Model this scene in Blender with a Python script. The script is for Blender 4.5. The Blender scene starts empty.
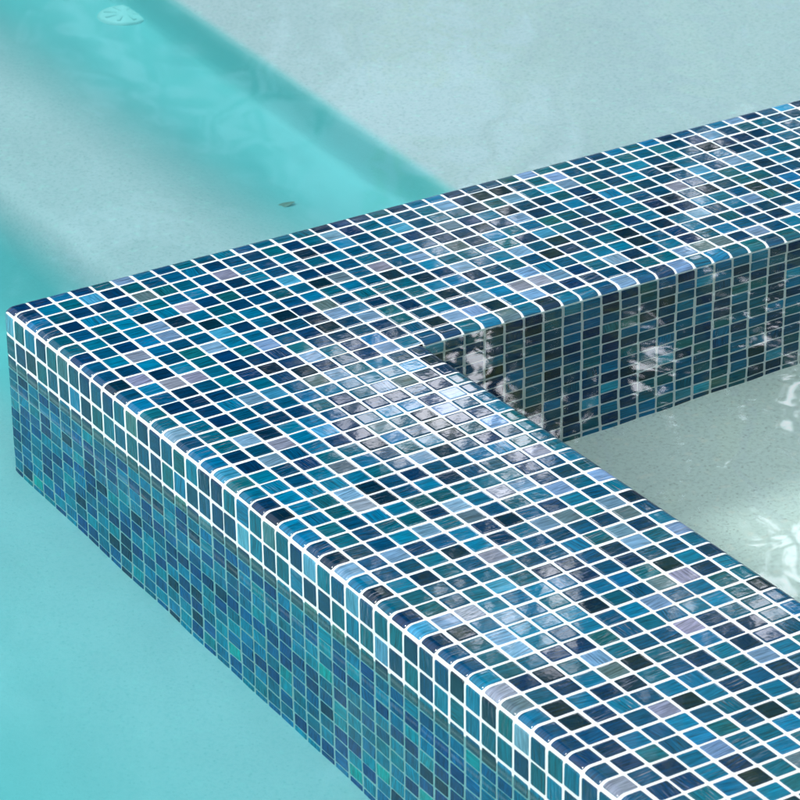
import bpy, math, random
import numpy as np
S = 0.022                      # one mosaic module in metres
rng = np.random.default_rng(7)
random.seed(7)
scene = bpy.context.scene
COL = scene.collection

# ---------------------------------------------------------------- helpers
def tag(o, label=None, cat=None, group=None, kind=None):
    if label: o['label'] = label
    if cat: o['category'] = cat
    if group: o['group'] = group
    if kind: o['kind'] = kind
    return o

def empty(name, loc=(0, 0, 0)):
    o = bpy.data.objects.new(name, None); COL.objects.link(o); o.location = loc
    o.empty_display_size = .1
    return o

def mesh_obj(name, verts, faces, mat, parent=None, smooth=False, attrs=None):
    me = bpy.data.meshes.new(name)
    V = np.asarray(verts, np.float32)
    if isinstance(faces, np.ndarray):
        n = faces.shape[1]
        me.vertices.add(len(V)); me.vertices.foreach_set('co', V.ravel())
        me.loops.add(faces.size); me.loops.foreach_set('vertex_index', faces.astype(np.int32).ravel())
        me.polygons.add(len(faces))
        me.polygons.foreach_set('loop_start', np.arange(0, faces.size, n, dtype=np.int32))
        me.update(calc_edges=True)
    else:
        me.from_pydata([tuple(map(float, v)) for v in V], [], faces); me.update()
    me.validate()
    if smooth is True:
        me.polygons.foreach_set('use_smooth', np.ones(len(me.polygons), bool))
    elif isinstance(smooth, np.ndarray):
        me.polygons.foreach_set('use_smooth', smooth.astype(bool))
    for k, (typ, dom, data) in (attrs or {}).items():
        a = me.attributes.new(k, typ, dom)
        a.data.foreach_set('color' if typ == 'FLOAT_COLOR' else 'vector', np.asarray(data, np.float32).ravel())
    if mat: me.materials.append(mat)
    o = bpy.data.objects.new(name, me); COL.objects.link(o)
    if parent: o.parent = parent
    return o

def material(name):
    m = bpy.data.materials.new(name); m.use_nodes = True
    nt = m.node_tree; nt.nodes.clear()
    out = nt.nodes.new('ShaderNodeOutputMaterial')
    return m, nt, out

def N(nt, typ, **kw):
    n = nt.nodes.new(typ)
    for k, v in kw.items():
        if k.startswith('_'): setattr(n, k[1:], v)
        else: n.inputs[k.replace('9', ' ')].default_value = v
    return n

def mixc(nt, fac, a, b, mode='MIX'):
    n = nt.nodes.new('ShaderNodeMix'); n.data_type = 'RGBA'; n.blend_type = mode
    for s, v in ((0, fac), (6, a), (7, b)):
        if hasattr(v, 'links') or isinstance(v, bpy.types.NodeSocket): nt.links.new(v, n.inputs[s])
        else: n.inputs[s].default_value = v if s == 0 else (*v, 1)
    return n.outputs[2]

def ramp(nt, src, pts):
    r = nt.nodes.new('ShaderNodeValToRGB')
    e = r.color_ramp.elements
    while len(e) < len(pts): e.new(.5)
    for i, (p, c) in enumerate(pts):
        e[i].position = p; e[i].color = (c, c, c, 1) if not hasattr(c, '__len__') else (*c, 1)
    nt.links.new(src, r.inputs[0])
    return r.outputs[0]

def srgb(r, g, b):
    return tuple(((c / 255 + .055) / 1.055) ** 2.4 if c > 10 else c / 255 / 12.92 for c in (r, g, b))

# ---------------------------------------------------------------- materials
def mat_tile(name='glass_mosaic', ior=1.55):
    m, nt, out = material(name)
    L = nt.links.new
    col = N(nt, 'ShaderNodeAttribute', _attribute_name='tilecol')
    uv = N(nt, 'ShaderNodeAttribute', _attribute_name='tuv')
    # long drawn streaks of the glass paste, coordinates local to each tile
    mp = nt.nodes.new('ShaderNodeMapping'); mp.inputs['Scale'].default_value = (.9, 18.0, 1.0)
    L(uv.outputs['Vector'], mp.inputs[0])
    n1 = N(nt, 'ShaderNodeTexNoise', Scale=1.0, Detail=4, Roughness=.62, Distortion=.35)
    L(mp.outputs[0], n1.inputs[0])
    mp2 = nt.nodes.new('ShaderNodeMapping'); mp2.inputs['Scale'].default_value = (1.2, 32.0, 1.0)
    mp2.inputs['Location'].default_value = (5, 3, 7)
    L(uv.outputs['Vector'], mp2.inputs[0])
    n2 = N(nt, 'ShaderNodeTexNoise', Scale=1.0, Detail=2, Roughness=.5, Distortion=.6)
    L(mp2.outputs[0], n2.inputs[0])
    streak = ramp(nt, n1.outputs[0], [(.34, .0), (.68, 1.0)])
    bright = ramp(nt, n2.outputs[0], [(.60, .0), (.74, 1.0)])
    cc = N(nt, 'ShaderNodeHueSaturation', Saturation=1.05, Value=1.42); L(col.outputs['Color'], cc.inputs['Color'])
    dk = N(nt, 'ShaderNodeHueSaturation', Saturation=1.1, Value=.40); L(col.outputs['Color'], dk.inputs['Color'])
    a = mixc(nt, streak, dk.outputs[0], cc.outputs[0])
    stre = nt.nodes.new('ShaderNodeMath'); stre.operation = 'MULTIPLY'
    L(bright, stre.inputs[0]); L(col.outputs['Alpha'], stre.inputs[1])
    a = mixc(nt, stre.outputs[0], a, srgb(150, 150, 160))
    p = N(nt, 'ShaderNodeBsdfPrincipled', Roughness=.09, IOR=ior)
    L(a, p.inputs['Base Color'])
    rr = nt.nodes.new('ShaderNodeMapRange'); L(n1.outputs[0], rr.inputs[0])
    rr.inputs[3].default_value = .015; rr.inputs[4].default_value = .04
    L(rr.outputs[0], p.inputs['Roughness'])
    tc = nt.nodes.new('ShaderNodeTexCoord')
    nb = N(nt, 'ShaderNodeTexNoise', Scale=110, Detail=2); L(tc.outputs['Object'], nb.inputs[0])
    b = N(nt, 'ShaderNodeBump', Strength=.05, Distance=.0003); L(nb.outputs[0], b.inputs['Height'])
    L(b.outputs[0], p.inputs['Normal'])
    L(p.outputs[0], out.inputs[0])
    return m

def mat_grout():
    m, nt, out = material('white_grout')
    L = nt.links.new
    tc = nt.nodes.new('ShaderNodeTexCoord')
    n = N(nt, 'ShaderNodeTexNoise', Scale=40, Detail=5, Roughness=.7); L(tc.outputs['Object'], n.inputs[0])
    f = N(nt, 'ShaderNodeTexNoise', Scale=900, Detail=2); L(tc.outputs['Object'], f.inputs[0])
    c = mixc(nt, ramp(nt, n.outputs[0], [(.38, 0), (.72, 1)]), (.67, .71, .74), (.56, .67, .66))
    n4 = N(nt, 'ShaderNodeTexNoise', Scale=7, Detail=3); L(tc.outputs['Object'], n4.inputs[0])
    c = mixc(nt, ramp(nt, n4.outputs[0], [(.56, 0), (.70, .6)]), c, (.60, .55, .49))
    p = N(nt, 'ShaderNodeBsdfPrincipled', Roughness=.6); L(c, p.inputs['Base Color'])
    b = N(nt, 'ShaderNodeBump', Strength=.4, Distance=.0005); L(f.outputs[0], b.inputs['Height']); L(b.outputs[0], p.inputs['Normal'])
    L(p.outputs[0], out.inputs[0])
    return m

def mat_plaster(name, base, speck, amt, deep=None):
    m, nt, out = material(name)
    L = nt.links.new
    tc = nt.nodes.new('ShaderNodeTexCoord')
    big = N(nt, 'ShaderNodeTexNoise', Scale=3.2, Detail=6, Roughness=.6, Distortion=.4); L(tc.outputs['Object'], big.inputs[0])
    c = mixc(nt, ramp(nt, big.outputs[0], [(.3, 0), (.7, 1)]), tuple(x * .90 for x in base), base)
    fine = N(nt, 'ShaderNodeTexNoise', Scale=230, Detail=3, Roughness=.7); L(tc.outputs['Object'], fine.inputs[0])
    c = mixc(nt, ramp(nt, fine.outputs[0], [(.36, amt), (.52, 0)]), c, speck)
    v = N(nt, 'ShaderNodeTexVoronoi', Scale=150); L(tc.outputs['Object'], v.inputs[0])
    c = mixc(nt, ramp(nt, v.outputs['Distance'], [(.10, amt), (.22, 0)]), c, tuple(x * .6 for x in speck))
    fl = N(nt, 'ShaderNodeTexNoise', Scale=95, Detail=2); L(tc.outputs['Object'], fl.inputs[0])
    c = mixc(nt, ramp(nt, fl.outputs[0], [(.60, 0), (.72, amt)]), c, (.86, .84, .78))
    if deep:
        # water's depth tint put into the plaster: deep floor turquoise, bench and shelf pale
        at = N(nt, 'ShaderNodeAttribute', _attribute_name='depth_tint')
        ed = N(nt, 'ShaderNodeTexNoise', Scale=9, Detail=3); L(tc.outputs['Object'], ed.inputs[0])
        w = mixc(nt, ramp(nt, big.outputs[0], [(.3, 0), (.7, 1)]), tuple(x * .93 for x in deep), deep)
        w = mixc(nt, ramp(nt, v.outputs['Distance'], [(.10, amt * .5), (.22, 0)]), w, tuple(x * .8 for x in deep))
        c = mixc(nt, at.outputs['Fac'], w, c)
    p = N(nt, 'ShaderNodeBsdfPrincipled', Roughness=.8); L(c, p.inputs['Base Color'])
    b = N(nt, 'ShaderNodeBump', Strength=.35, Distance=.0015); L(fine.outputs[0], b.inputs['Height']); L(b.outputs[0], p.inputs['Normal'])
    L(p.outputs[0], out.inputs[0])
    return m

def mat_water(name, tint, gloss):
    m, nt, out = material(name)
    f = N(nt, 'ShaderNodeFresnel', IOR=1.33)
    g = N(nt, 'ShaderNodeBsdfAnisotropic', Roughness=gloss, Color=(1, 1, 1, 1))
    t = N(nt, 'ShaderNodeBsdfRefraction', Roughness=0.0, IOR=1.33, Color=(*tint, 1))
    mx = nt.nodes.new('ShaderNodeMixShader')
    nt.links.new(f.outputs[0], mx.inputs[0]); nt.links.new(t.outputs[0], mx.inputs[1]); nt.links.new(g.outputs[0], mx.inputs[2])
    nt.links.new(mx.outputs[0], out.inputs[0])
    return m

def mat_simple(name, c1, c2, scale, rough=.8, bump=.3):
    m, nt, out = material(name)
    L = nt.links.new
    tc = nt.nodes.new('ShaderNodeTexCoord')
    n = N(nt, 'ShaderNodeTexNoise', Scale=scale, Detail=6, Roughness=.65); L(tc.outputs['Object'], n.inputs[0])
    c = mixc(nt, ramp(nt, n.outputs[0], [(.35, 0), (.65, 1)]), c1, c2)
    p = N(nt, 'ShaderNodeBsdfPrincipled', Roughness=rough); L(c, p.inputs['Base Color'])
    b = N(nt, 'ShaderNodeBump', Strength=bump, Distance=.01); L(n.outputs[0], b.inputs['Height']); L(b.outputs[0], p.inputs['Normal'])
    L(p.outputs[0], out.inputs[0])
    return m

def mat_leaf(name, c, tr):
    m, nt, out = material(name)
    L = nt.links.new
    at = N(nt, 'ShaderNodeAttribute', _attribute_name='leafcol')
    hs = mixc(nt, at.outputs['Fac'], c, tuple(x * 1.7 for x in c))
    p = N(nt, 'ShaderNodeBsdfPrincipled', Roughness=.45); L(hs, p.inputs['Base Color'])
    t = N(nt, 'ShaderNodeBsdfTranslucent', Color=(*tr, 1))
    mx = N(nt, 'ShaderNodeMixShader', Fac=.5)
    L(p.outputs[0], mx.inputs[1]); L(t.outputs[0], mx.inputs[2]); L(mx.outputs[0], out.inputs[0])
    return m

M_TILE, M_GROUT = mat_tile(), mat_grout()
M_TILE_WET = mat_tile('glass_mosaic_under_water', 1.17)     # glass against water, not against air

# ---------------------------------------------------------------- the mosaic wall (a ring; module units)
WU, WV, WT = 84, 80, 13          # outer size along x and along -y, thickness, in tiles
RN = .4
def profile(s):
    """rounded edge: s along the skin from one tile in; returns run-out, drop, normal(out, up)"""
    a = np.clip((s - (1 - RN)) / RN, 0, math.pi / 2)
    x = np.where(s < 1 - RN, s, 1 - RN + RN * np.sin(a))
    z = np.where(s < 1 - RN, 0, -(RN - RN * np.cos(a)))
    over = np.clip(s - (1 - RN) - RN * math.pi / 2, 0, None)
    return x, z - over, np.sin(a), np.cos(a)
NOSE = 1.02; PITCH = 1.03; ROWS = 14
RC = .30
def corner(t, n):
    """position along a face of n tiles with rounded vertical ends -> along, inset, normal(along, out)"""
    Lc = RC * math.pi / 4
    def half(t):
        phi = np.clip((Lc - t) / RC, 0, math.pi / 4)
        al = np.where(t < Lc, RC - RC * np.sin(phi), RC + (t - Lc) * (1 - RC) / (1 - Lc))
        al = np.where(t > 1, t, al)
        return al, RC - RC * np.cos(phi), -np.sin(phi), np.cos(phi)
    a1, i1, s1, c1 = half(t)
    a2, i2, s2, c2 = half(n - t)
    left = t < n / 2
    return np.where(left, a1, n - a2), np.where(left, i1, i2), np.where(left, s1, -s2), np.where(left, c1, c2)

PAL = [((0, 54, 94), 20), ((0, 74, 112), 20), ((6, 108, 148), 17), ((8, 90, 116), 14), ((6, 44, 68), 6),
       ((12, 104, 150), 3), ((26, 94, 114), 5), ((112, 150, 184), 6.5), ((136, 146, 172), 2), ((84, 112, 124), 2.5), ((70, 146, 186), 1.5)]
PC = np.array([srgb(*c) for c, w in PAL]); PW = np.array([w for c, w in PAL], float); PW /= PW.sum()

def build_cells(mapf, cells, ca, cb, streak_along=0, tint=(1, 1, 1), curved=False):
    """cells: (n,2) lower corners. mapf(cell_index_arrays, a, b) -> pos(n,k,3), nor(n,k,3)"""
    cells = np.asarray(cells, float); n = len(cells)
    g = .060                              # half joint
    def line(k):
        e = [g - .004, g, g + .022, g + .075]
        mid = list(np.linspace(g + .075, 1 - g - .075, k)[1:-1])
        return np.array(e + mid + [1 - x for x in e[::-1]])
    hgt = lambda m: np.array([0, 1, 2, 3] + [3] * (m - 8) + [3, 2, 1, 0])
    A, B = line(ca), line(cb)
    HA, HB = hgt(len(A)), hgt(len(B))
    HL = np.array([-.06, .012, .0235, .0245])
    aa, bb = np.meshgrid(A, B, indexing='ij')
    hh = HL[np.minimum(*np.meshgrid(HA, HB, indexing='ij'))]
    # rounded plan corners
    la = np.abs(aa - .5) / (.5 - g); lb = np.abs(bb - .5) / (.5 - g)
    k = np.clip(np.minimum(la, lb) - .88, 0, None) * .30
    aa = aa - np.sign(aa - .5) * k * .5; bb = bb - np.sign(bb - .5) * k * .5
    K = aa.size
    a = np.broadcast_to(aa.ravel(), (n, K)).copy(); b = np.broadcast_to(bb.ravel(), (n, K)).copy()
    h = np.broadcast_to(hh.ravel(), (n, K)).copy()
    la, lb = a.copy(), b.copy()
    r = lambda s: rng.normal(0, s, (n, 1))
    rot = r(.009); da, db = r(.013), r(.013)
    sc = 1 + rng.uniform(-.035, .015, (n, 1))
    a2 = .5 + (a - .5) * sc - (b - .5) * rot + da
    b2 = .5 + (b - .5) * (1 + rng.uniform(-.035, .015, (n, 1))) + (a - .5) * rot + db
    top = h > -.05
    h = h + (np.clip(r(.003), -.005, .006) + r(.0016) * (a - .5) + r(.0016) * (b - .5)) * top
    P, Nn = mapf(cells[:, :1], cells[:, 1:], a2, b2)
    P = P + Nn * h[..., None]
    m0, m1 = len(A), len(B)
    idx = np.arange(m0 * m1).reshape(m0, m1)
    q = np.stack([idx[:-1, :-1], idx[1:, :-1], idx[1:, 1:], idx[:-1, 1:]], -1).reshape(-1, 4)
    F = (q[None] + (np.arange(n) * K)[:, None, None]).reshape(-1, 4)
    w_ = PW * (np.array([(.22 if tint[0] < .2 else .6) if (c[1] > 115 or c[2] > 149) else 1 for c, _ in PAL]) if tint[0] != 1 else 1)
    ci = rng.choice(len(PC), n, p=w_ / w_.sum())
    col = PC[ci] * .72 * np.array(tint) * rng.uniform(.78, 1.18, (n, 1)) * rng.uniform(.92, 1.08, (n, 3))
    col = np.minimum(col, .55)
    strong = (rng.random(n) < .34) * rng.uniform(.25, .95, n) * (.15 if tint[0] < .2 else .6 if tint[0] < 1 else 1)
    rgba = np.concatenate([col, strong[:, None]], 1)
    rgba = np.repeat(rgba, K, 0)
    seed = rng.uniform(0, 400, (n, 1)) * np.ones((1, K))
    swap = (rng.random((n, 1)) < .07) ^ bool(streak_along)
    tu = np.where(swap, lb, la); tv = np.where(swap, la, lb)
    ang = r(.10); tuv = np.stack([tu - tv * ang, tv + tu * ang, seed], -1)
    return P.reshape(-1, 3) * S, F, rgba, tuv.reshape(-1, 3), np.full(len(F), bool(curved)), np.full(len(F), int(tint[0] < .5))

def grid_skin(mapf, cells, sub):
    cells = np.asarray(cells, float); n = len(cells)
    t = np.linspace(0, 1, sub + 1)
    aa, bb = np.meshgrid(t, t, indexing='ij'); K = aa.size
    a = np.broadcast_to(aa.ravel(), (n, K)); b = np.broadcast_to(bb.ravel(), (n, K))
    P, Nn = mapf(cells[:, :1], cells[:, 1:], a, b)
    # joints slightly hollow between tiles
    P = P + Nn * .002
    idx = np.arange(K).reshape(sub + 1, sub + 1)
    q = np.stack([idx[:-1, :-1], idx[1:, :-1], idx[1:, 1:], idx[:-1, 1:]], -1).reshape(-1, 4)
    F = (q[None] + (np.arange(n) * K)[:, None, None]).reshape(-1, 4)
    return P.reshape(-1, 3) * S, F

def V3(x, y, z): return np.stack(np.broadcast_arrays(x, y, z), -1)

def top_map(cu, cv, a, b):
    u, v = cu + a, cv + b
    x = u.copy(); y = v.copy(); z = np.zeros_like(u); nx = np.zeros_like(u); ny = np.zeros_like(u); nz = np.ones_like(u)
    def apply(mask, s, axis, sign, base):
        nonlocal x, y, z, nx, ny
        px, pz, so, up = profile(s * NOSE)
        m = np.broadcast_to(mask, u.shape)
        if axis == 0: x = np.where(m, base + sign * px, x); nx = np.where(m, sign * so, nx)
        else: y = np.where(m, base + sign * px, y); ny = np.where(m, sign * so, ny)
        z = np.where(m, z + pz, z)
        nz[:] = np.where(m, nz * up, nz)
    apply(cu == 0, 1 - a, 0, -1, 1); apply(cu == WU - 1, a, 0, 1, WU - 1)
    apply(cv == 0, 1 - b, 1, -1, 1); apply(cv == WV - 1, b, 1, 1, WV - 1)
    inv = (cv >= WT) & (cv < WV - WT); inu = (cu >= WT) & (cu < WU - WT)
    apply((cu == WT - 1) & inv, a, 0, 1, WT - 1); apply((cu == WU - WT) & inv, 1 - a, 0, -1, WU - WT + 1)
    apply((cv == WT - 1) & inu, b, 1, 1, WT - 1); apply((cv == WV - WT) & inu, 1 - b, 1, -1, WV - WT + 1)
    l = np.sqrt(nx ** 2 + ny ** 2 + nz ** 2)
    return V3(x, -y, z), V3(nx / l, -ny / l, nz / l)

def face_map(kind, length, off):
    """kind: which side; cells (column along the face, row down)"""
    outer = kind.startswith('o')
    def f(cc, cr, a, b):
        t = cc + a
        s = NOSE + (cr + b) * PITCH
        px, z, so, up = profile(s)
        out = px - 1                                   # 0 at the flat face, negative inside the rounding
        if outer:
            al, ins, na, no = corner(t, length); out = out - ins
        else:
            al = t; na = np.zeros_like(t); no = np.ones_like(t)
        if kind == 'oW': p = V3(0 - out, -al, z); n = V3(-no * so, -na * so, up)
        if kind == 'oE': p = V3(WU + out, -al, z); n = V3(no * so, -na * so, up)
        if kind == 'oN': p = V3(al, 0 + out, z); n = V3(na * so, no * so, up)
        if kind == 'oS': p = V3(al, -WV - out, z); n = V3(na * so, -no * so, up)
        if kind == 'iW': p = V3(WT + out, -(WT + al), z); n = V3(so, 0 * so, up)
        if kind == 'iE': p = V3(WU - WT - out, -(WT + al), z); n = V3(-so, 0 * so, up)
        if kind == 'iN': p = V3(WT + al, -WT - out, z); n = V3(0 * so, -so, up)
        if kind == 'iS': p = V3(WT + al, -(WV - WT) + out, z); n = V3(0 * so, so, up)
        l = np.linalg.norm(n, axis=-1, keepdims=True)
        return p, n / l
    return f

wall = tag(empty('mosaic_wall', (0, 0, -14 * S)),
           'low blue glass mosaic wall with white grout and rounded edges standing between the pool and the spa', 'pool wall')
ring = [(u, v) for u in range(WU) for v in range(WV)
        if not (WT <= u < WU - WT and WT <= v < WV - WT)]
edge = [c for c in ring if c[0] in (0, WU - 1) or c[1] in (0, WV - 1)
        or (c[0] in (WT - 1, WU - WT) and WT <= c[1] < WV - WT) or (c[1] in (WT - 1, WV - WT) and WT <= c[0] < WU - WT)]
es = set(edge)
flat = [c for c in ring if c not in es]
FR = list(range(ROWS))
panels_o = [(face_map('oW', WV, 0), [(c, r) for c in range(WV) for r in FR]),
            (face_map('oE', WU, 0), [(c, r) for c in range(WV) for r in FR]),
            (face_map('oN', WU, 0), [(c, r) for c in range(WU) for r in FR]),
            (face_map('oS', WU, 0), [(c, r) for c in range(WU) for r in FR])]
li, lj = WV - 2 * WT, WU - 2 * WT
panels_i = [(face_map('iW', li, 0), [(c, r) for c in range(li) for r in FR]),
            (face_map('iE', li, 0), [(c, r) for c in range(li) for r in FR]),
            (face_map('iN', lj, 0), [(c, r) for c in range(lj) for r in FR]),
            (face_map('iS', lj, 0), [(c, r) for c in range(lj) for r in FR])]

def join(parts):
    Vs, Fs, o = [], [], 0
    rest = [[] for _ in parts[0][2:]]
    for p in parts:
        Vs.append(p[0]); Fs.append(p[1] + o); o += len(p[0])
        for k, x in enumerate(p[2:]): rest[k].append(x)
    return [np.concatenate(Vs), np.concatenate(Fs)] + [np.concatenate(r) for r in rest]

TEAL = (.6, 1.05, .92); WATER_GLOW = (.04, 3.2, 3.5)      # darker teal rows above the waterline; below, water glow put into the tile colour
def tile_part(name, parts, label=None):
    V, F, col, uv, sm, wet = join(parts)
    V = V - np.array([0, 0, -14 * S])
    o = mesh_obj(name, V, F, M_TILE, wall, smooth=sm,
                 attrs={'tilecol': ('FLOAT_COLOR', 'POINT', col), 'tuv': ('FLOAT_VECTOR', 'POINT', uv)})
    o.data.materials.append(M_TILE_WET); o.data.polygons.foreach_set('material_index', wet.astype(np.int32))
    if label: o['label'] = label
    return o
tile_part('coping', [build_cells(top_map, flat, 4, 4)], 'flat mosaic top of the wall, blue tiles in white grout')
tile_part('bullnose_edge', [build_cells(top_map, edge, 8, 8, curved=True)], 'rounded rim row of glossy tiles curving over the edge')
tile_part('outer_side', [build_cells(f, [c for c in cs if c[1] > 2], 3, 3, 1, WATER_GLOW) for f, cs in panels_o] +
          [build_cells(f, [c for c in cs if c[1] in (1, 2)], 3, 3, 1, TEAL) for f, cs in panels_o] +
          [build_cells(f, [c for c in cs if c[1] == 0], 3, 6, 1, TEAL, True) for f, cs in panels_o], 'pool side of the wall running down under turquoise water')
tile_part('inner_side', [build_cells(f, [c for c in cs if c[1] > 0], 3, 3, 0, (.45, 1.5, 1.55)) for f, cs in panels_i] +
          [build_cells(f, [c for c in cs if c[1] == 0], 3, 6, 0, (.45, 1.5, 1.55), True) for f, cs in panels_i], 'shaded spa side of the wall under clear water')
gp = [grid_skin(top_map, flat, 1), grid_skin(top_map, edge, 8)]
for f, cs in panels_o + panels_i:
    gp.append(grid_skin(f, [c for c in cs if c[1] == 0], 6))
    gp.append(grid_skin(f, [c for c in cs if c[1] > 0 and c[0] not in (0, WU - 1, WV - 1)], 1))
    gp.append(grid_skin(f, [c for c in cs if c[1] > 0 and c[0] in (0, WU - 1, WV - 1)], 5))
gV, gF = join(gp)[:2]
mesh_obj('grout', gV - np.array([0, 0, -14 * S]), gF, M_GROUT, wall, smooth=True)

# ---------------------------------------------------------------- pool basin, spa floor
X0, X1, Y0, Y1 = -70., 170., -112., 190.      # pool outline in modules
def sstep(x, a, b):
    t = np.clip((x - a) / (b - a), 0, 1); return t * t * (3 - 2 * t)
def floor_z(x, y):
    z = np.full_like(x, -14.)
    shelf = -5.6 + 0 * x
    trough = -8.2 + 2.0 * sstep(-y, -14, -2)
    edge = 25.9 + .05 * np.clip(y, 0, 400)
    w = sstep(x, 5.0, 9.8) * sstep(y, -2.9, -2.2)
    z = z + (shelf - z) * w
    z = z + (trough - z) * sstep(x, 14.5, 24) * sstep(y, -2.9, -2.2)
    z = z + (-4.3 - z) * sstep(x, edge - 1.0, edge + .6) * sstep(y, -2.9, -2.2)
    return z
xs = np.unique(np.concatenate([np.arange(X0, X1 + 1, 6), np.arange(-18, 4, 1.), np.arange(4, 24, .5), np.arange(24, 38, .25), [X1]]))
ys = np.unique(np.concatenate([np.arange(Y0, Y1, 6), np.arange(-4, 22, 1.), [-2.9, -2.7, -2.5, -2.3, -2.2], [Y1, -WV + 5, -5]]))
xs = np.unique(np.concatenate([xs, [5, WU - 5]]))
gx, gy = np.meshgrid(xs, ys, indexing='ij')
gz = floor_z(gx, gy)
Vf = np.stack([gx, gy, gz], -1).reshape(-1, 3) * S
Fl = []
ny_ = len(ys)
for i in range(len(xs) - 1):
    for j in range(ny_ - 1):
        cx, cy = (xs[i] + xs[i + 1]) / 2, (ys[j] + ys[j + 1]) / 2
        if 5 < cx < WU - 5 and -WV + 5 < cy < -5: continue
        Fl.append((i * ny_ + j, (i + 1) * ny_ + j, (i + 1) * ny_ + j + 1, i * ny_ + j + 1))
nb = len(Vf); rim = []
side = [(x, Y0) for x in xs] + [(X1, y) for y in ys[1:]] + [(x, Y1) for x in xs[::-1][1:]] + [(X0, y) for y in ys[::-1][1:-1]]
sv = []
for x, y in side:
    sv += [(x * S, y * S, float(floor_z(np.array([x]), np.array([y]))[0]) * S), (x * S, y * S, 1.2 * S)]
Vf = np.concatenate([Vf, np.array(sv)])
for k in range(len(side)):
    a, b = nb + 2 * k, nb + 2 * ((k + 1) % len(side))
    Fl.append((a, b, b + 1, a + 1))
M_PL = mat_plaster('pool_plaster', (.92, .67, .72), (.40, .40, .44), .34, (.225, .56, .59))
M_PS = mat_plaster('spa_plaster', (.70, .81, .79), (.38, .47, .46), .4)
basin = tag(mesh_obj('pool_floor', Vf, Fl, M_PL, smooth=True), kind='structure')
fa = basin.data.attributes.new('depth_tint', 'FLOAT', 'POINT')
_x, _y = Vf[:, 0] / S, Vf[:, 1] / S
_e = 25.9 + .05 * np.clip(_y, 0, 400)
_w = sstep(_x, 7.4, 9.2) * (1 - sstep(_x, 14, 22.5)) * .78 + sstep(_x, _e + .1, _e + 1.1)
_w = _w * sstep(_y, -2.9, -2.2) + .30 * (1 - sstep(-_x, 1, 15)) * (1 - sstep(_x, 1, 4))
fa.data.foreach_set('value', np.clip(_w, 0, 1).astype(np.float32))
sf = 5.
tag(mesh_obj('spa_floor', np.array([(sf, -sf, -14), (WU - sf, -sf, -14), (WU - sf, -WV + sf, -14), (sf, -WV + sf, -14)]) * S,
             [(0, 3, 2, 1)], M_PS), kind='structure')

# ---------------------------------------------------------------- water bodies
def wave_fn(seed, comps, rms_slope):
    r = np.random.default_rng(seed)
    ks = []
    for lam, w in comps:
        for _ in range(6):
            th = r.uniform(0, 2 * math.pi); l = lam * r.uniform(.75, 1.3)
            ks.append((2 * math.pi / l * math.cos(th), 2 * math.pi / l * math.sin(th), r.uniform(0, 6.28), w * l))
    def f(x, y):
        z = 0
        for kx, ky, ph, am in ks: z = z + am * np.sin(kx * x + ky * y + ph)
        return z
    tot = math.sqrt(sum((am * math.hypot(kx, ky)) ** 2 / 2 for kx, ky, ph, am in ks))
    return lambda x, y: f(x, y) * rms_slope / tot

def water(name, outline, hole, level, bottom, wave, mat, res, fine=None):
    x0, x1, y0, y1 = outline
    bx = [x0, x1]; by = [y0, y1]
    if hole: bx += hole[:2]; by += hole[2:]
    def axis(b, lo, hi):
        a = np.arange(lo, hi, res * 5); 
        if fine:
            pass
        return a
    fx = fine if fine else outline
    xs = np.unique(np.round(np.concatenate([bx, np.arange(x0, x1, res * 4), np.arange(max(x0, fx[0]), min(x1, fx[1]), res)]), 4))
    ys = np.unique(np.round(np.concatenate([by, np.arange(y0, y1, res * 4), np.arange(max(y0, fx[2]), min(y1, fx[3]), res)]), 4))
    gx, gy = np.meshgrid(xs, ys, indexing='ij')
    zt = level + wave(gx, gy)
    nx, ny = len(xs), len(ys)
    T = np.stack([gx, gy, zt], -1).reshape(-1, 3); Bm = np.stack([gx, gy, 0 * gx + bottom], -1).reshape(-1, 3)
    V = np.concatenate([T, Bm]) * S; nT = len(T)
    cx = (xs[:-1] + xs[1:]) / 2; cy = (ys[:-1] + ys[1:]) / 2
    keep = np.ones((nx - 1, ny - 1), bool)
    if hole:
        keep = ~((cx[:, None] > hole[0]) & (cx[:, None] < hole[1]) & (cy[None] > hole[2]) & (cy[None] < hole[3]))
    ii, jj = np.nonzero(keep)
    a = ii * ny + jj; b = (ii + 1) * ny + jj
    top = np.stack([a, b, b + 1, a + 1], -1); bot = np.stack([a, a + 1, b + 1, b], -1) + nT
    sides = []
    pad = np.pad(keep, 1)
    for i, j in zip(ii, jj):
        p, q, r_, s_ = i * ny + j, (i + 1) * ny + j, (i + 1) * ny + j + 1, i * ny + j + 1
        if not pad[i + 1, j]: sides.append((q, p, p + nT, q + nT))
        if not pad[i + 2, j + 1]: sides.append((r_, q, q + nT, r_ + nT))
        if not pad[i + 1, j + 2]: sides.append((s_, r_, r_ + nT, s_ + nT))
        if not pad[i, j + 1]: sides.append((p, s_, s_ + nT, p + nT))
    F = np.concatenate([top, bot, np.array(sides)])
    sm = np.zeros(len(F), bool); sm[:len(top)] = True
    o = mesh_obj(name, V, F, mat, smooth=sm)
    tag(o, kind='structure')
    return o
pool_wave = wave_fn(3, [(2.8, .9), (6, 1), (15, 1), (40, .8)], .0068)
spa_wave = wave_fn(11, [(2.6, .8), (5, 1), (12, 1), (30, .7)], .0058)
ZW, ZS = -2.45, -.16
M_W = mat_water('pool_water', (.68, .985, .995), .04)
M_S = mat_water('spa_water', (.90, .985, .98), .015)
pw = water('pool_water', (X0 - 3, X1 + 3, Y0 - 3, Y1 + 3), [3, WU - 3, -WV + 3, -3], ZW, -17, pool_wave, M_W, .5, (-30, 75, -60, 70))
sw = water('spa_water', (WT - .5, WU - WT + .5, -(WV - WT + .5), -(WT - .5)), None, ZS, -16, spa_wave, M_S, .4)

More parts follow.
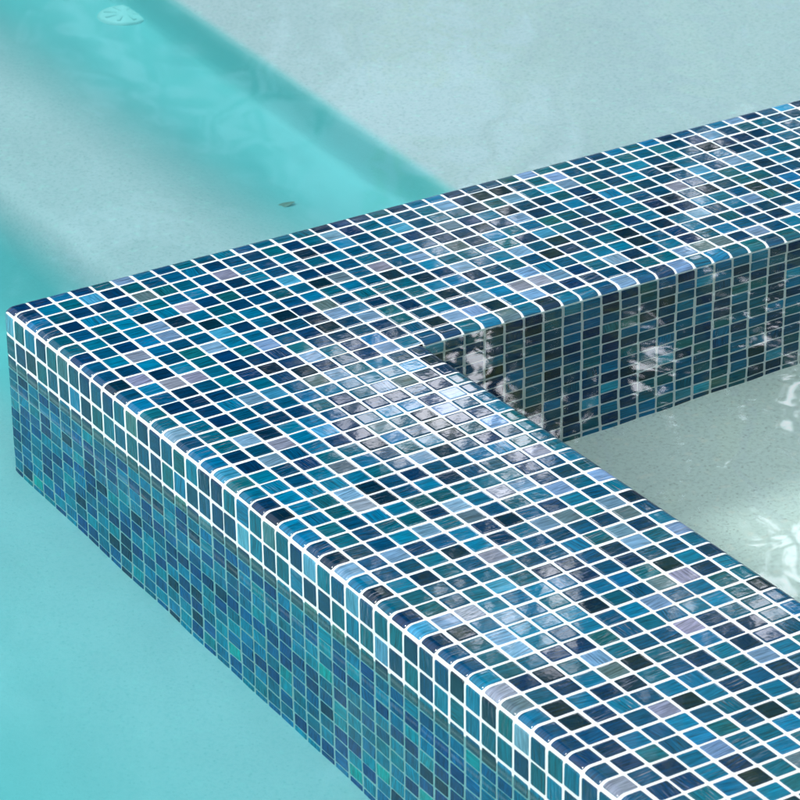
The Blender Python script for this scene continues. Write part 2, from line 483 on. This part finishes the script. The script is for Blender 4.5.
# ---------------------------------------------------------------- deck, ground
def frame(name, o, i, z, mat, drop=0):
    ox0, ox1, oy0, oy1 = o; ix0, ix1, iy0, iy1 = i
    v = [(ox0, oy0, z), (ox1, oy0, z), (ox1, oy1, z), (ox0, oy1, z), (ix0, iy0, z), (ix1, iy0, z), (ix1, iy1, z), (ix0, iy1, z)]
    v += [(x, y, z - drop) for x, y, _ in v]
    f = [(0, 1, 5, 4), (1, 2, 6, 5), (2, 3, 7, 6), (3, 0, 4, 7)]
    for a, b in ((0, 1), (1, 2), (2, 3), (3, 0)):
        f.append((b, a, a + 8, b + 8)); f.append((a + 4, b + 4, b + 12, a + 12))
    return mesh_obj(name, v, f, mat)
M_DECK = mat_simple('deck_stone', (.40, .38, .34), (.50, .47, .42), 14, .8, .2)
M_GR = mat_simple('grass_ground', (.05, .08, .025), (.09, .12, .04), 3, .95, .6)
px0, px1, py0, py1 = X0 * S, X1 * S, Y0 * S, Y1 * S
tag(frame('pool_deck', (px0 - 2.2, px1 + 2.2, py0 - 2.4, py1 + 2.2), (px0 - .001, px1 + .001, py0 - .001, py1 + .001), .05, M_DECK, .4), kind='structure')
tag(frame('ground', (-900, 900, -900, 900), (px0 - 2.15, px1 + 2.15, py0 - 2.35, py1 + 2.15), -.02, M_GR, .3), kind='structure')

# ---------------------------------------------------------------- trees seen mirrored in the tiles and the spa
def tube(pts, rad, seg=8):
    V, F = [], []
    pts = [np.array(p, float) for p in pts]
    for k, p in enumerate(pts):
        d = pts[min(k + 1, len(pts) - 1)] - pts[max(k - 1, 0)]; d /= np.linalg.norm(d)
        a = np.cross(d, (0.3, .9, .1)); a /= np.linalg.norm(a); b = np.cross(d, a)
        for s in range(seg):
            t = 2 * math.pi * s / seg
            V.append(p + (a * math.cos(t) + b * math.sin(t)) * rad[k])
    for k in range(len(pts) - 1):
        for s in range(seg):
            F.append((k * seg + s, k * seg + (s + 1) % seg, (k + 1) * seg + (s + 1) % seg, (k + 1) * seg + s))
    return V, F

M_BARK = mat_simple('bark', (.10, .075, .055), (.18, .14, .11), 20, .9, .6)
M_L1 = mat_leaf('leaf_green', (.04, .07, .015), (.62, .66, .06))
M_L2 = mat_leaf('leaf_yellow_green', (.10, .15, .02), (.74, .84, .07))
M_L3 = mat_leaf('leaf_dark', (.02, .04, .015), (.10, .16, .02))
def tree(loc, label, h, cr, base, nclump, lpc, leaf, seed, mat, lean=(0, 0)):
    r = np.random.default_rng(seed)
    root = tag(empty('broadleaf_tree', loc), label, 'tree', 'trees beyond the pool')
    V, F = [], []
    def add(v, f):
        o = len(V); V.extend(v); F.extend([tuple(i + o for i in q) for q in f])
    top = np.array([lean[0], lean[1], h * .8])
    trunk = [top * t + np.array([.12 * math.sin(5 * t + seed), .1 * math.cos(4 * t + seed), 0]) * t for t in np.linspace(0, 1, 9)]
    trunk[0] = np.array([0, 0, -.1])
    add(*tube(trunk, [.17 * (1 - .8 * t) + .05 * (t < .05) for t in np.linspace(0, 1, 9)], 10))
    cen = np.array([lean[0], lean[1], (h + base) / 2]); ext = np.array([cr, cr, (h - base) / 2])
    clumps = []
    while len(clumps) < nclump:
        d = r.normal(size=3); d /= np.linalg.norm(d)
        q = cen + d * ext * (r.uniform(.25, 1.0) ** .6)
        clumps.append(q)
    for q in clumps[:max(12, nclump // 6)]:
        t = np.clip((q[2] - .8) / h, .25, .9) * .85
        s = top * t; mid = (s + q) / 2 + np.array([0, 0, .25])
        add(*tube([s, mid, q], [.05, .03, .01], 5))
    mesh_obj('trunk', V, F, M_BARK, root, smooth=True)
    n = nclump * lpc
    c = np.repeat(np.array(clumps), lpc, 0)
    cs = np.repeat(r.uniform(.22, .5, nclump), lpc)[:, None]
    dd = r.normal(size=(n, 3)); dd /= np.linalg.norm(dd, axis=1, keepdims=True)
    P = c + dd * cs * r.uniform(.2, 1, (n, 1)) * np.array([1, 1, .75])
    ax = r.normal(size=(n, 3)); ax /= np.linalg.norm(ax, axis=1, keepdims=True)
    up = r.normal(size=(n, 3)) * .7 + np.array([0, 0, .5]); b = np.cross(ax, up); b /= np.linalg.norm(b, axis=1, keepdims=True)
    L = leaf * r.uniform(.7, 1.3, (n, 1)); w = L * .42
    v = np.stack([P - ax * L * .5, P + b * w * .5 + ax * L * .05, P + ax * L * .5, P - b * w * .5 + ax * L * .05], 1).reshape(-1, 3)
    f = np.arange(n * 4).reshape(n, 4)
    lc = np.repeat(r.random(n), 4)
    me = mesh_obj('crown', v, f, mat, root)
    a = me.data.attributes.new('leafcol', 'FLOAT', 'POINT'); a.data.foreach_set('value', lc.astype(np.float32))
    return root

# directions (east = image right).  camera axis azimuth ~58 deg from +x
def at(az_deg, dist): return (dist * math.cos(math.radians(az_deg)), dist * math.sin(math.radians(az_deg)), -.02)
tree(at(51.5, 11.5), 'spreading broadleaf tree on the lawn straight beyond the pool corner', 10.4, 1.85, 3.2, 175, 100, .12, 5, M_L2)
tree(at(67, 9.6), 'tall dark evergreen tree with a dense crown behind the left end of the pool', 10.2, 1.9, 1.0, 330, 150, .12, 21, M_L3)
tree(at(78, 10.4), 'broad dark evergreen tree standing left of all the others', 9.8, 2.1, 1.0, 260, 140, .12, 27, M_L3)
tree(at(43, 12.5), 'fuller leafy tree on the lawn, right of its neighbour', 11.6, 2.5, 2.4, 175, 105, .12, 9, M_L2)
tree(at(33, 12.0), 'outermost leafy tree on the lawn at the far right', 11.0, 2.6, 2.2, 230, 120, .13, 12, M_L1)

def hedge():  # unseen hedge added to keep low bright sky out of the pool's reflection
    root = tag(empty('hedge', at(54, 14.5)), 'added unseen tall clipped dark green hedge behind the trees, screening low sky from reflections', 'hedge')
    root.rotation_euler = (0, 0, math.radians(54 - 90))
    r = np.random.default_rng(40)
    n = 42000
    P = r.uniform((-8, -.5, 0), (8, .5, 4.9), (n, 3)); P[:, 2] += .18 * np.sin(P[:, 0] * 2.3) + .1 * np.sin(P[:, 0] * 6.1 + 1)
    ax = r.normal(size=(n, 3)); ax /= np.linalg.norm(ax, axis=1, keepdims=True)
    b = np.cross(ax, r.normal(size=(n, 3))); b /= np.linalg.norm(b, axis=1, keepdims=True)
    L = .11 * r.uniform(.7, 1.3, (n, 1)); w = L * .5
    v = np.stack([P - ax * L * .5, P + b * w * .5, P + ax * L * .5, P - b * w * .5], 1).reshape(-1, 3)
    o = mesh_obj('foliage', v, np.arange(n * 4).reshape(n, 4), M_L3, root)
    a = o.data.attributes.new('leafcol', 'FLOAT', 'POINT'); a.data.foreach_set('value', np.repeat(r.random(n), 4).astype(np.float32))
    V, F = [], []
    for k in range(17):
        x = -8 + k; o_ = len(V)
        vv, ff = tube([(x, 0, -.1), (x + .1, .05, 2), (x - .05, 0, 4)], [.06, .045, .02], 6)
        V += vv; F += [tuple(i + o_ for i in q) for q in ff]
    mesh_obj('stem', V, F, M_BARK, root)
hedge()

# ---------------------------------------------------------------- small things
def disc_fitting():
    root = tag(empty('drain_cover', (26.6 * S, 39.4 * S, 0)), 'small round white drain cover lying under the water by the bench', 'drain cover')
    z = float(floor_z(np.array([26.6]), np.array([39.4]))[0]) * S
    root.location.z = z
    V, F = [], []
    R = [0, .012, .020, .028, .032, .034]; H = [.010, .010, .009, .008, .006, 0]
    seg = 32
    for r_, h_ in zip(R[1:], H[1:]):
        for s in range(seg):
            t = 2 * math.pi * s / seg; V.append((r_ * math.cos(t), r_ * math.sin(t), h_))
    V.append((0, 0, .010)); c = len(V) - 1
    for s in range(seg): F.append((s, (s + 1) % seg, c))
    for k in range(len(R) - 2):
        for s in range(seg): F.append((k * seg + s, (k + 1) * seg + s, (k + 1) * seg + (s + 1) % seg, k * seg + (s + 1) % seg))
    M = mat_simple('white_plastic', (.42, .66, .68), (.46, .70, .71), 30, .5, .02)
    mesh_obj('cover', V, F, M, root, smooth=True)
    V, F = [], []
    for a in range(8):
        t = 2 * math.pi * a / 8; ca, sa = math.cos(t), math.sin(t)
        o = len(V)
        for rr, ww in ((.010, .001), (.026, .002)):
            for sg in (-1, 1):
                V.append((ca * rr - sa * ww * sg, sa * rr + ca * ww * sg, .0108))
        for rr, ww in ((.010, .001), (.026, .002)):
            for sg in (-1, 1):
                V.append((ca * rr - sa * ww * sg, sa * rr + ca * ww * sg, .007))
        F += [(o, o + 1, o + 3, o + 2), (o, o + 2, o + 6, o + 4), (o + 1, o + 5, o + 7, o + 3), (o, o + 4, o + 5, o + 1), (o + 2, o + 3, o + 7, o + 6)]
    mesh_obj('slot', V, F, mat_simple('slot_grey', (.37, .61, .63), (.41, .65, .66), 30), root)
disc_fitting()

def leaf_thing(name, label, loc, length, rot, tint, floating=True):
    m = mat_simple(name + '_skin', tint, tuple(x * 1.5 for x in tint), 60, .6, .1)
    V, F = [], []
    n = 9
    for k in range(n):
        t = k / (n - 1); w = .20 * math.sin(math.pi * t ** .8) * length + .0001
        x = (t - .5) * length; z = .05 * length * math.sin(math.pi * t)
        V += [(x, -w, z + .02 * length), (x, 0, z), (x, w, z + .02 * length)]
    nv = len(V); V += [(a, b, c - .0006) for a, b, c in V]
    for k in range(n - 1):
        for j in (0, 1):
            a = k * 3 + j; F.append((a, a + 3, a + 4, a + 1)); F.append((a + nv, a + 1 + nv, a + 4 + nv, a + 3 + nv))
    o = mesh_obj(name, V, F, m, smooth=True); o.location = loc; o.rotation_euler = (0, 0, rot)
    return tag(o, label, 'leaf')
leaf_thing('sunken_leaf', 'small grey green leaf lying under water on the pale pool floor behind the wall',
           (20.6 * S, 11.5 * S, float(floor_z(np.array([20.6]), np.array([11.5]))[0]) * S + .001), .026, math.radians(10), (.16, .22, .20))

# ---------------------------------------------------------------- sky, sun
world = bpy.data.worlds.new('World'); scene.world = world; world.use_nodes = True
nt = world.node_tree; nt.nodes.clear()
sd = np.array([-.42, .50, .76]); sd /= np.linalg.norm(sd)
el = math.asin(sd[2]); az = math.atan2(sd[0], sd[1])
sky = nt.nodes.new('ShaderNodeTexSky'); sky.sky_type = 'NISHITA'; sky.sun_disc = False
sky.sun_elevation = el; sky.sun_rotation = az
sky.air_density = 1.0; sky.dust_density = 1.2; sky.ozone_density = 1.5
tc = nt.nodes.new('ShaderNodeTexCoord')
mp = nt.nodes.new('ShaderNodeMapping'); mp.inputs['Scale'].default_value = (1, 1, 2.2)
nt.links.new(tc.outputs['Generated'], mp.inputs[0])
cn = N(nt, 'ShaderNodeTexNoise', Scale=2.3, Detail=7, Roughness=.55, Distortion=.2); nt.links.new(mp.outputs[0], cn.inputs[0])
# a bright cloud bank stands behind the trees, the sky towards the north-west is clear
dn = nt.nodes.new('ShaderNodeVectorMath'); dn.operation = 'DOT_PRODUCT'
nt.links.new(tc.outputs['Generated'], dn.inputs[0])
dn.inputs[1].default_value = (math.cos(math.radians(51)) * .891, math.sin(math.radians(51)) * .891, .454)
bank = nt.nodes.new('ShaderNodeMapRange'); nt.links.new(dn.outputs['Value'], bank.inputs[0])
for i_, v_ in ((1, .9870), (2, .9945), (3, 0), (4, 1)): bank.inputs[i_].default_value = v_
sz = nt.nodes.new('ShaderNodeSeparateXYZ'); nt.links.new(tc.outputs['Generated'], sz.inputs[0])
lo = nt.nodes.new('ShaderNodeMapRange'); hi = nt.nodes.new('ShaderNodeMapRange')
slant = nt.nodes.new('ShaderNodeVectorMath'); slant.operation = 'DOT_PRODUCT'
nt.links.new(tc.outputs['Generated'], slant.inputs[0])
slant.inputs[1].default_value = (.45 * math.sin(math.radians(51)), -.45 * math.cos(math.radians(51)), 1)
for q_, src_, v_ in ((lo, slant.outputs['Value'], (.352, .374)), (hi, sz.outputs['Z'], (.55, .51))):
    nt.links.new(src_, q_.inputs[0]); q_.inputs[1].default_value, q_.inputs[2].default_value = v_
def mth(op, a_, b_):
    m_ = nt.nodes.new('ShaderNodeMath'); m_.operation = op
    for i_, v_ in ((0, a_), (1, b_)):
        if isinstance(v_, (int, float)): m_.inputs[i_].default_value = v_
        else: nt.links.new(v_, m_.inputs[i_])
    return m_.outputs[0]
msk = mth('MULTIPLY', mth('MULTIPLY', bank.outputs[0], lo.outputs[0]), hi.outputs[0])
sm = nt.nodes.new('ShaderNodeMath'); nt.links.new(cn.outputs[0], sm.inputs[0])
nt.links.new(mth('SUBTRACT', mth('MULTIPLY', msk, .44), .16), sm.inputs[1])
cf = ramp(nt, sm.outputs[0], [(.44, 0), (.66, 1)])
CLOUD = 46.
hz = mixc(nt, .35, sky.outputs[0], (8.5, 8.6, 8.4))
# broad bright overcast added unseen in the south-west to light the wall faces
dw = nt.nodes.new('ShaderNodeVectorMath'); dw.operation = 'DOT_PRODUCT'
nt.links.new(tc.outputs['Generated'], dw.inputs[0]); dw.inputs[1].default_value = (-.74, -.50, .45)
wm = nt.nodes.new('ShaderNodeMapRange'); nt.links.new(dw.outputs['Value'], wm.inputs[0])
wm.inputs[1].default_value = .25; wm.inputs[2].default_value = .75
wc = mth('MULTIPLY', wm.outputs[0], ramp(nt, cn.outputs[0], [(.3, .55), (.6, 1)]))
hz = mixc(nt, wc, hz, (27, 27.5, 27))
cloud = mixc(nt, cf, hz, (CLOUD, CLOUD * 1.0, CLOUD * 1.06))
bg = nt.nodes.new('ShaderNodeBackground'); bg.inputs['Strength'].default_value = .15
nt.links.new(cloud, bg.inputs[0])
wo = nt.nodes.new('ShaderNodeOutputWorld'); nt.links.new(bg.outputs[0], wo.inputs[0])

sun_d = bpy.data.lights.new('sun', 'SUN'); sun_d.energy = 2.5; sun_d.angle = math.radians(7.0); sun_d.color = (1, .955, .88)
sun = bpy.data.objects.new('sun', sun_d); COL.objects.link(sun)
from mathutils import Vector, Matrix
sun.rotation_euler = Vector((-sd[0], -sd[1], -sd[2])).to_track_quat('-Z', 'Y').to_euler()
sun.location = (0, 0, 8)
try:
    sun_d.cycles.is_caustics_light = True
    for o in (pw, sw): o.cycles.is_caustics_caster = True
    for o in list(wall.children) + [basin, bpy.data.objects['spa_floor']]: o.cycles.is_caustics_receiver = True
    for o in bpy.data.objects:
        if o.name == 'sunken_leaf' or o.parent and o.parent.name == 'drain_cover': o.cycles.is_caustics_receiver = True
except Exception as e:
    print('mnee', e)

# ---------------------------------------------------------------- camera (solved from the grout grid)
cam_d = bpy.data.cameras.new('camera'); cam = bpy.data.objects.new('camera', cam_d); COL.objects.link(cam)
R = ((0.84642418, -0.53239209, -0.01117051), (-0.24859094, -0.37649762, -0.89244164), (0.4709232, 0.75816107, -0.45102454))
C = (-54.80110839, -120.20373148, 61.48735089)
cam.matrix_world = Matrix(((R[0][0], -R[1][0], -R[2][0], C[0] * S), (R[0][1], -R[1][1], -R[2][1], C[1] * S),
                           (R[0][2], -R[1][2], -R[2][2], C[2] * S), (0, 0, 0, 1)))
cam_d.sensor_width = 36; cam_d.lens = 3397.0868 / 800 * 36
cam_d.clip_end = 3000; cam_d.clip_start = .05
cam_d.dof.use_dof = True; cam_d.dof.focus_distance = 138 * S; cam_d.dof.aperture_fstop = 26
scene.camera = cam

# ---------------------------------------------------------------- render settings
scene.render.engine = 'CYCLES'
cy = scene.cycles
cy.max_bounces = 14; cy.transmission_bounces = 10; cy.diffuse_bounces = 5; cy.glossy_bounces = 5; cy.volume_bounces = 0
cy.caustics_refractive = True; cy.caustics_reflective = False; cy.blur_glossy = .5
cy.sample_clamp_indirect = 6
cy.use_denoising = True
vs = scene.view_settings
vs.view_transform = 'Standard'; vs.look = 'None'; vs.gamma = 1; vs.use_curve_mapping = False; vs.exposure = -0.28
